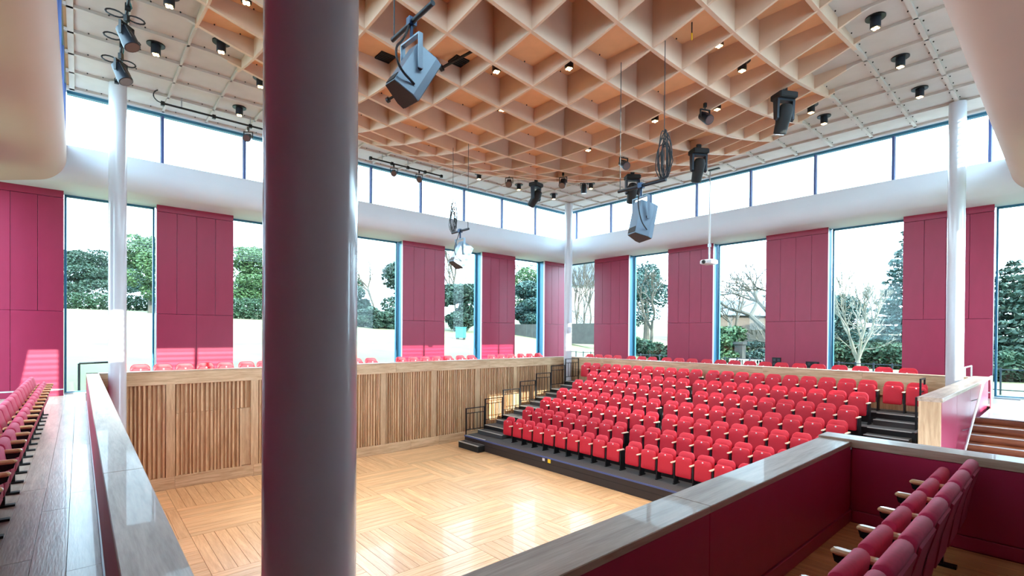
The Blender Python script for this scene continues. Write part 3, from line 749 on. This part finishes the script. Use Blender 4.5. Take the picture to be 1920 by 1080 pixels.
# ------------------------------------------------------------------ hanging loudspeakers
def speaker(loc, F, N, s, label, barlen, barrot, ztop, lbl2, coil):
    hb = thing('hanging_bar', lbl2, 'hanging bar', (loc[0], loc[1], loc[2]+.62*s), barrot)
    part('pipe', MB().tube((-barlen/2,0,0), (barlen/2,0,0), .03*s, .03*s, 10), 'lamp_body', hb, smooth=True)
    for q in (-1, 1): part('suspension_wire', MB().tube((q*barlen*.46,0,0), (q*barlen*.46,0,ztop-loc[2]-.62*s), .007), 'cable', hb)
    part('drop_post', MB().tube((0,0,0), (0,0,-.2*s), .022*s).box(-.04*s,.04*s,-.05*s,.05*s,-.04*s,.05*s), 'blue_metal', hb)
    if coil:
        rr = random.Random(coil); q = MB()
        for k in range(9):
            a0 = rr.uniform(-.04,.04); h0 = rr.uniform(.5, .9); wd = rr.uniform(.05,.16)
            P_ = [(barlen*.46+a0+wd*math.sin(math.pi*2*u/16)*(1 if k % 2 else -1), rr.uniform(-.02,.02), .02+h0*.5*(1-math.cos(math.pi*2*u/16))) for u in range(17)]
            q.path(P_, .009, 5)
        part('cable_coil', q, 'cable', hb)
    t = thing('loudspeaker', label, 'loudspeaker', loc, 0, 'hanging loudspeakers')
    F = Vector(F).normalized(); X_ = Vector(N); X_ = (X_-F*X_.dot(F)).normalized(); Z_ = X_.cross(F)
    if Z_.z < 0: X_ = -X_; Z_ = -Z_
    rot = Matrix((X_, F, Z_)).transposed().to_euler()
    # cabinet: front towards +y, wedge sides
    plan = [(-.16*s,.19*s),(.16*s,.19*s),(.17*s,.10*s),(.10*s,-.15*s),(-.10*s,-.15*s),(-.17*s,.10*s)]
    c = part('cabinet', MB().prism(plan, -.32*s, .32*s, 'z', .006), 'speaker_grey', t, (0,0,0), rot)
    part('grille', MB().bbox(-.155*s,.155*s,.188*s,.2*s,-.31*s,.31*s,.005), 'speaker_dark', c)
    part('end_plate', MB().prism([(a_*.97, b_*.97) for a_, b_ in plan], -.327*s, -.319*s, 'z'), 'speaker_dark', c)
    part('connector_plate', MB().box(-.09*s,.09*s,-.158*s,-.149*s,-.3*s,-.2*s), 'speaker_dark', c)
    for q in (-1, 1): part('pivot_knob', MB().lathe([(.03*s,0),(.03*s,.025*s)], 12, (q*.16*s if q > 0 else -.185*s, 0, .02), 'x'), 'black_metal', c)
    part('badge', MB().box(-.03*s,.03*s,.2*s,.203*s,.2*s,.23*s), 'white_plastic', c)
    part('bracket', MB().box(-.2*s,-.185*s,-.03*s,.03*s,0,.4*s).box(.185*s,.2*s,-.03*s,.03*s,0,.4*s).box(-.2*s,.2*s,-.03*s,.03*s,.4*s,.42*s), 'speaker_grey', t, (0,0,0), (0,0,math.atan2(X_.y, X_.x)))
    part('signal_cable', MB().path([(-.05*s,-.16*s,-.2*s),(-.28*s,-.2*s,-.1*s),(-.3*s,-.15*s,.15*s),(-.12*s,-.02*s,.35*s),(-.02*s,0,.6*s)], .011, 6, 3), 'cable', t)
speaker((2.36, 4.16, 6.62), (.85,.06,-.5), (0,1,0), .78, 'grey loudspeaker tilted under the coffers nearest the big column', .75, math.radians(90), 9.5, 'blue-black hanging bar and wires above the nearest loudspeaker', 0)
speaker((7.6, 5.17, 6.23), (.9,-.25,-.28), (0,1,0), 1.0, 'grey loudspeaker hanging in front of the road-side windows', 1.0, math.radians(-90), 9.25, 'black hanging bar with coiled cables above the road-side loudspeaker', 5)
speaker((7.53, 10.68, 6.25), (.85,.0,-.5), (0,1,0), 1.0, 'small grey loudspeaker hanging in front of the lawn-side windows', .75, math.radians(90), 9.15, 'black hanging bar with looped cables above the lawn-side loudspeaker', 9)

# ------------------------------------------------------------------ projector on its pole
pj = thing('projector', 'white projector on a long pole from the ceiling', 'projector', (17.2, 8.78, 6.83))
part('body', MB().bbox(-.25,.2,-.24,.24,-.08,.08,.03), 'white_plastic', pj)
part('lens', MB().lathe([(.06,-.04),(.07,0)], 16, (-.25,.08,0), 'x'), 'black_matte', pj)
part('vent', MB().box(-.256,-.25,-.2,-.04,-.04,.04), 'frame_white', pj)
part('mount_plate', MB().box(-.12,.12,-.12,.12,.08,.1).tube((0,0,.1),(0,0,.3),.03), 'steel', pj)
part('lower_pole', MB().tube((0,0,.3),(0,0,1.9),.035,.035,12), 'rail_white', pj, smooth=True)
part('collar', MB().lathe([(.06,.55),(.06,.66)], 12), 'steel', pj)
part('upper_pole', MB().tube((0,0,1.9),(0,0,3.36),.02,.02,10), 'steel', pj, smooth=True)
part('ceiling_plate', MB().box(-.05,.05,-.35,.05,3.3,3.345), 'frame_dark', pj)

# ------------------------------------------------------------------ small ceiling fittings
for (x, y, z, nm) in ((4.55, 9.05, panel_z(3, 6), 'near the big column'), (5.58, 8.0, panel_z(4, 5), 'beside the black rod')):
    v = thing('ceiling_vent', 'small black square vent in a coffer %s' % nm, 'vent', (x, y, z), 0, 'black ceiling vents')
    part('frame', MB().box(-.15,.15,-.15,.15,-.03,0), 'black_matte', v)
    for k in range(5): part('vent_slat', MB().box(-.13,.13,-.12+.055*k,-.10+.055*k,-.04,-.03), 'black_metal', v)
for (a, b, nm) in (((5.263, 8.1, 9.3), (5.56, 7.45, 9.48), 'near the square vent'), ((5.104, 9.99, 9.3), (5.35, 9.4, 9.48), 'below the nearest loudspeaker')):
    v = thing('black_rod', 'short black rod with round end cap under the coffers, %s' % nm, 'rod', a)
    d = Vector(b)-Vector(a); part('rod', MB().tube((0,0,0), d, .028, .028, 10), 'black_metal', v, smooth=True)
    part('end_cap', MB().tube(-d*.06, d*.02, .06, .06, 12), 'black_metal', v)
em = thing('pull_cord', 'small yellow-tipped black pull cord hanging in a coffer', 'cord', (8.33, 4.62, panel_z(7, 2)))
part('cord', MB().tube((0,0,0),(0,0,-.2),.012), 'cable', em); part('tip', MB().tube((0,0,-.2),(0,0,-.32),.016,.01), 'yellow', em)

# wall boxes on the red panel behind the bank
for (y, z, w, nm) in ((7.29, 3.2, .3, 'taller one under the red panel'), (6.1, 3.1, .42, 'wider one near the window')):
    v = thing('socket_panel', 'small black wall socket panel behind the parapet seats, %s' % nm, 'socket panel', (LX1-.002, y, z))
    part('plate', MB().box(-.03,0,-w/2,w/2,-.17,.17), 'black_matte', v)
    for a in (-.25, .25):
        for b in (-.08, .08): part('socket', MB().box(-.036,-.03,w*a-.04,w*a+.04,b-.05,b+.05), 'frame_dark', v)
lr = thing('door_guard_rail', 'black tubular guard frame outside the garden window', 'railing', (0, LY1+.95, 2.16))
part('frame', MB().tube((0,0,0),(0,0,1.08),.03).tube((0,0,1.08),(.75,0,1.1),.03).tube((0,0,.2),(.9,0,.2),.02).tube((0,0,.0),(.9,0,.0),.02), 'black_metal', lr)
part('glass_infill', MB().box(.02,.72,-.006,.006,.2,1.05), 'glass', lr)

# ------------------------------------------------------------------ outdoor fence, wall, house, trees
fe = thing('terrace_fence', 'dark metal post fence outside the road-side windows', 'fence', (24.5, 0, 2.1))
for k in range(44):
    y = -2+.62*k; part('post', MB().box(-.025,.025,y-.025,y+.025,0,1.0), 'frame_dark', fe)
for z in (.2, .92): part('rail', MB().box(-.015,.015,-2,24.7,z,z+.035), 'frame_dark', fe)
def leafcloud(rng, n, size, clumps):
    mb = MB(); tot = sum(c[3]*c[4]*c[5] for c in clumps)
    for (cx_, cy_, cz_, rx, ry, rz_) in clumps:
        for _ in range(max(8, int(n*rx*ry*rz_/tot))):
            while True:
                p = Vector((rng.uniform(-1,1), rng.uniform(-1,1), rng.uniform(-1,1)))
                if .25 < p.length < 1: break
            p = p*(.75+.25*rng.random())/max(.6, p.length)
            c = Vector((cx_+p.x*rx, cy_+p.y*ry, cz_+p.z*rz_)); s_ = size*(.6+.8*rng.random())
            a = Vector((rng.uniform(-1,1), rng.uniform(-1,1), rng.uniform(-.6,.6))).normalized()*s_
            b = a.cross(Vector((rng.uniform(-1,1), rng.uniform(-1,1), rng.uniform(-1,1)))).normalized()*s_*.7
            o = len(mb.v); mb.v += [tuple(c-a), tuple(c+b*.7), tuple(c+a), tuple(c-b*.7)]; mb.f.append((o,o+1,o+2,o+3))
    return mb
def raw(name, mb, m, parent, loc=(0,0,0)):
    return link(name, mb.mesh(name, m), parent, loc)
def leafy(x, y, h, r, label, m, seed, low=.15, n=20000, size=.13):
    rng = random.Random(seed); z0 = gz(x, y)
    t = thing('evergreen_tree', label, 'tree', (x, y, z0), 0, 'trees beyond the lawn')
    cl = []
    for k in range(16):
        f = rng.random(); zz = h*(low+(1-low)*(.12+.76*f)); w = r*math.sin(math.pi*(.22+.68*f))**.8
        a = rng.uniform(0, 6.28); q = rng.uniform(.1, .8)*w
        cl.append((q*math.cos(a), q*math.sin(a), zz, r*rng.uniform(.32,.5), r*rng.uniform(.32,.5), h*rng.uniform(.10,.17)))
    raw('foliage', leafcloud(rng, n, size, cl), m, t)
    part('trunk', MB().tube((0,0,-.3),(0,0,h*.7),.04*h,.012*h,8), 'bark', t)
def conifer(x, y, h, r, label, m, seed, n=6000):
    rng = random.Random(seed); t = thing('conifer_tree', label, 'tree', (x, y, gz(x, y)), 0, 'trees beyond the lawn'); cl = []
    for k in range(15):
        f = k/14; w = r*(1-f)**.8+.25
        for q in range(5):
            a = q*1.257+k*.7+rng.uniform(-.2,.2); cl.append((w*.62*math.cos(a), w*.62*math.sin(a), h*(.06+.9*f)-w*.12, w*.45+.1, w*.45+.1, h*.03))
    raw('foliage', leafcloud(rng, n*2, .17, cl), m, t)
    part('trunk', MB().tube((0,0,-.3),(0,0,h*.95),.03*h,.01,8), 'bark', t)
def bare(x, y, h, label, seed, spread=.55, m='bark', stems=1, r0=None, lev=6, lean=(0,0), first=.28):
    rng = random.Random(seed); t = thing('bare_tree', label, 'tree', (x, y, gz(x, y)), 0, 'bare winter trees'); mb = MB()
    def grow(p, d, L_, r, k):
        q = p+d*L_; mid = p+d*L_*.5+Vector((rng.uniform(-1,1), rng.uniform(-1,1), rng.uniform(-.5,.5)))*L_*.07
        ns = 6 if k > 3 else 3
        mb.tube(p, mid, r, r*.85, ns, False); mb.tube(mid, q, r*.85, r*.72, ns, False)
        if k == 0: return
        for c in range(2 if rng.random() < .55 else 3):
            ax = Vector((rng.uniform(-1,1), rng.uniform(-1,1), rng.uniform(-1,1))).normalized()
            nd = (d+ax*spread*rng.uniform(.7,1.3)+Vector((0,0,.10))).normalized()
            grow(q, nd, L_*rng.uniform(.62,.86), r*.70, k-1)
        if k > 1 and rng.random() < .7:
            ax = Vector((rng.uniform(-1,1), rng.uniform(-1,1), rng.uniform(-.3,.6))).normalized()
            grow(mid, (d*.4+ax).normalized(), L_*.5, r*.4, max(0, k-3))
    rr = r0 or h*.017
    for s_ in range(stems):
        a = s_*6.28/stems; d = Vector((lean[0]+(.35*math.cos(a) if stems > 1 else 0), lean[1]+(.35*math.sin(a) if stems > 1 else 0), 1)).normalized()
        grow(Vector((0,0,h*.1 if stems > 1 else -.3)), d, h*first, rr*(.6 if stems > 1 else 1), lev)
    if stems > 1: mb.tube((0,0,-.3),(0,0,h*.11),rr*1.3,rr,8,False)
    raw('branches', mb, m, t)
def ray(px, dist):
    """ground point that lies in the direction of image column px, dist metres away on plan"""
    k = (px-960)/925.7; d = Vector((fw.x+rt.x*k, fw.y+rt.y*k)).normalized(); return d.x*dist, d.y*dist
leafy(*ray(140, 74), 6.6, 6, 'broad dark evergreen seen through the window by the side gallery', 'leaf_dark', 1)
leafy(*ray(70, 86), 7.5, 5, 'dark evergreen partly behind the first red panel', 'leaf_blue', 12)
leafy(*ray(215, 92), 6.8, 5, 'low dark evergreen just behind the slim near column', 'leaf_blue', 2)
leafy(*ray(284, 58), 7.8, 4, 'tall lighter green evergreen beside the second red panel', 'leaf_mid', 3)
leafy(*ray(470, 58), 7.2, 4.2, 'rounded green evergreen glimpsed beside the big column', 'leaf_mid', 4)
leafy(*ray(660, 56), 4.4, 2.0, 'small dark evergreen right of the big column', 'leaf_dark', 5, n=8000, size=.15)
bare(*ray(700, 44), 7.6, 'bare tree standing just right of the big column', 21, .6)
leafy(*ray(760, 47), 6.8, 2.6, 'dark evergreen half hidden by a red panel', 'leaf_dark', 6, n=8000, size=.15)
for k, (px, d) in enumerate(((682, 41), (700, 40), (722, 40), (742, 41))):
    leafy(*ray(px, d+2), 1.5+.3*(k % 2), 1.3, 'rounded dark shrub below the bare lawn tree, %s from the big column' % ORD[k+1], 'leaf_dark', 30+k, 0, 3000, .12)
bare(*ray(852, 50), 9.6, 'slender bare tree behind the small hanging loudspeaker', 22, .5)
leafy(*ray(872, 43), 4.6, 3.0, 'bushy dark evergreen behind the teal bin', 'leaf_dark', 7, .02)
leafy(*ray(995, 46), 4.8, 2.6, 'loose blue-green evergreen in the last lawn-side window', 'leaf_blue', 8, .1)
leafy(*ray(990, 64), 8, 4, 'pale tall tree behind the last lawn-side window', 'leaf_mid', 18, .2, 9000)
for k, (px, d, h, sd) in enumerate(((1081, 44, 5.6, 41), (1095, 41, 5.4, 42), (1108, 47, 6.2, 43))):
    bare(*ray(px, d), h, 'bare upright tree before the white house, %s from the far corner' % ORD[k+1], sd, .35, 'bark', 1, None, 6, first=.34)
bare(*ray(1222, 40), 9.0, 'dense bare tree in the window left of the projector', 44, .55, lev=7, first=.22)
leafy(*ray(1212, 50), 8.0, 3.5, 'pale evergreen behind the dense bare tree', 'leaf_blue', 9, .05, 9000)
bare(*ray(1478, 35), 9.5, 'large spreading bare oak right of the projector window', 45, .75, 'bark', 1, .26, 7, (-.15,.35), .24)
bare(*ray(1375, 44), 7.5, 'small bare tree beside the stone gate pier', 46, .6)
leafy(*ray(1372, 34), 2.6, 2.0, 'yellow-green bush beside the stone gate pier', 'leaf_mid', 10, 0, 5000, .12)
leafy(*ray(1415, 36), 1.6, 1.6, 'round dark bush by the white barriers', 'leaf_blue', 11, 0, 3000, .1)
bare(*ray(1609, 32), 6.2, 'pale multi-stemmed bare tree framed by a single window', 47, .42, 'bark_pale', 5, .12, 6, first=.22)
conifer(*ray(1712, 46), 10.5, 3.0, 'dark conifer beside the multi-stemmed bare tree', 'leaf_blue', 13)
leafy(*ray(1580, 52), 5.5, 3.5, 'grey-green tree behind the hedge', 'leaf_blue', 14, .1, 9000)
conifer(*ray(1900, 42), 6.6, 3.6, 'spreading conifer beyond the stair window', 'leaf_dark', 15, 8000)
def hedge(p0, p1, h, w, label, seed, n=6000):
    rng = random.Random(seed); t = thing('hedge', label, 'hedge', (p0[0], p0[1], gz(*p0)))
    cl = []; L_ = math.hypot(p1[0]-p0[0], p1[1]-p0[1]); k = int(L_/1.0)+1
    for i in range(k+1):
        f = i/k; x = p0[0]+(p1[0]-p0[0])*f; y = p0[1]+(p1[1]-p0[1])*f
        cl.append((x-p0[0], y-p0[1], gz(x, y)-gz(*p0)+h*.5, w, w, h*.55))
    raw('foliage', leafcloud(rng, n*2, .12, cl), 'hedge_green', t)
hedge(ray(1540, 37), ray(1760, 37), 1.5, .8, 'clipped green hedge behind the multi-stemmed tree', 51)
hedge(ray(1840, 31), ray(2050, 32), 1.3, .8, 'clipped hedge beyond the stair window', 52)
hedge(ray(1170, 38), ray(1275, 36), 1.2, .7, 'dark hedge below the dense bare tree', 53, 4000)
hedge(ray(60, 66), ray(310, 66), 1.6, 1.0, 'long low hedge at the far edge of the lawn', 54, 5000)
hedge(ray(420, 50), ray(560, 49), 1.8, .9, 'hedge below the rounded evergreen', 55, 4000)
hx, hy = ray(1100, 58)
ho = thing('white_house', 'white gabled house behind the bare trees', 'house', (hx, hy, gz(hx, hy)), math.radians(40))
part('wall', MB().prism([(-4,-1),(4,-1),(4,5),(0,8.2),(-4,5)], -3.2, 3.2, 'y'), 'render_white', ho)
part('roof', MB().prism([(-4.4,4.7),(0,8.15),(4.4,4.7),(4.4,5.0),(0,8.5),(-4.4,5.0)], -3.6, 3.6, 'y'), 'slate', ho)
for x in (-1.8, 1.8):
    w_ = part('window', MB().box(x-.6,x+.6,-3.26,-3.2,1.2,2.8), 'frame_white', ho); part('window_glass', MB().box(x-.5,x+.5,-3.28,-3.26,1.3,2.7), 'slate', w_)
hx, hy = ray(1405, 58)
ho = thing('cream_house', 'low cream house behind the stone gate pier', 'house', (hx, hy, gz(hx, hy)), math.radians(-20))
part('wall', MB().box(-7,7,-3,3,-1,3.0), 'brick_tan', ho); part('roof', MB().prism([(-3.5,2.9),(0,4.6),(3.5,2.9)], -7.4, 7.4, 'x'), 'slate', ho)
bx_, by_ = ray(864, 36)
tb = thing('storage_bin', 'bright teal storage bin standing at the lawn edge', 'bin', (bx_, by_, gz(bx_, by_)), math.radians(-45))
part('body', MB().bbox(-.34,.34,-.32,.32,.1,.82,.03), 'brick_teal', tb); part('lid', MB().bbox(-.37,.37,-.35,.35,.82,.88,.02), 'brick_teal', tb)
for x in (-.3,.3): part('foot', MB().box(x*.8-.05,x*.8+.05,-.28,.28,-.1,.1), 'black_matte', tb)
sx, sy = ray(1388, 33)
gp = thing('gate_pier', 'square stone gate pier among the shrubs', 'gate pier', (sx, sy, gz(sx, sy)))
part('shaft', MB().box(-.24,.24,-.24,.24,-.2,1.45), 'stone', gp); part('cap', MB().box(-.3,.3,-.3,.3,1.45,1.6), 'stone', gp)
for k, px in enumerate((1393, 1420)):
    bx_, by_ = ray(px, 29)
    wb = thing('crowd_barrier', 'white metal crowd barrier outside the window, %s from the gate pier' % ORD[k+1], 'barrier', (bx_, by_, gz(bx_, by_)), math.radians(-52), 'white crowd barriers')
    part('frame', MB().path([(-.65,0,.1),(-.65,0,.75),(.65,0,.75),(.65,0,.1),(-.65,0,.1)], .03), 'rail_white', wb)
    for q in range(8): part('bar', MB().tube((-.55+.157*q,0,.1),(-.55+.157*q,0,.75),.012), 'rail_white', wb)
x0, y0 = ray(945, 44); x1, y1 = ray(1120, 37)
sw = thing('boundary_wall', 'low dark stone boundary wall under the trees', 'wall', (x0, y0, gz(x0, y0)), math.atan2(y1-y0, x1-x0))
part('wall', MB().box(0, math.hypot(x1-x0, y1-y0), -.2, .2, -.8, .75), 'stone', sw)
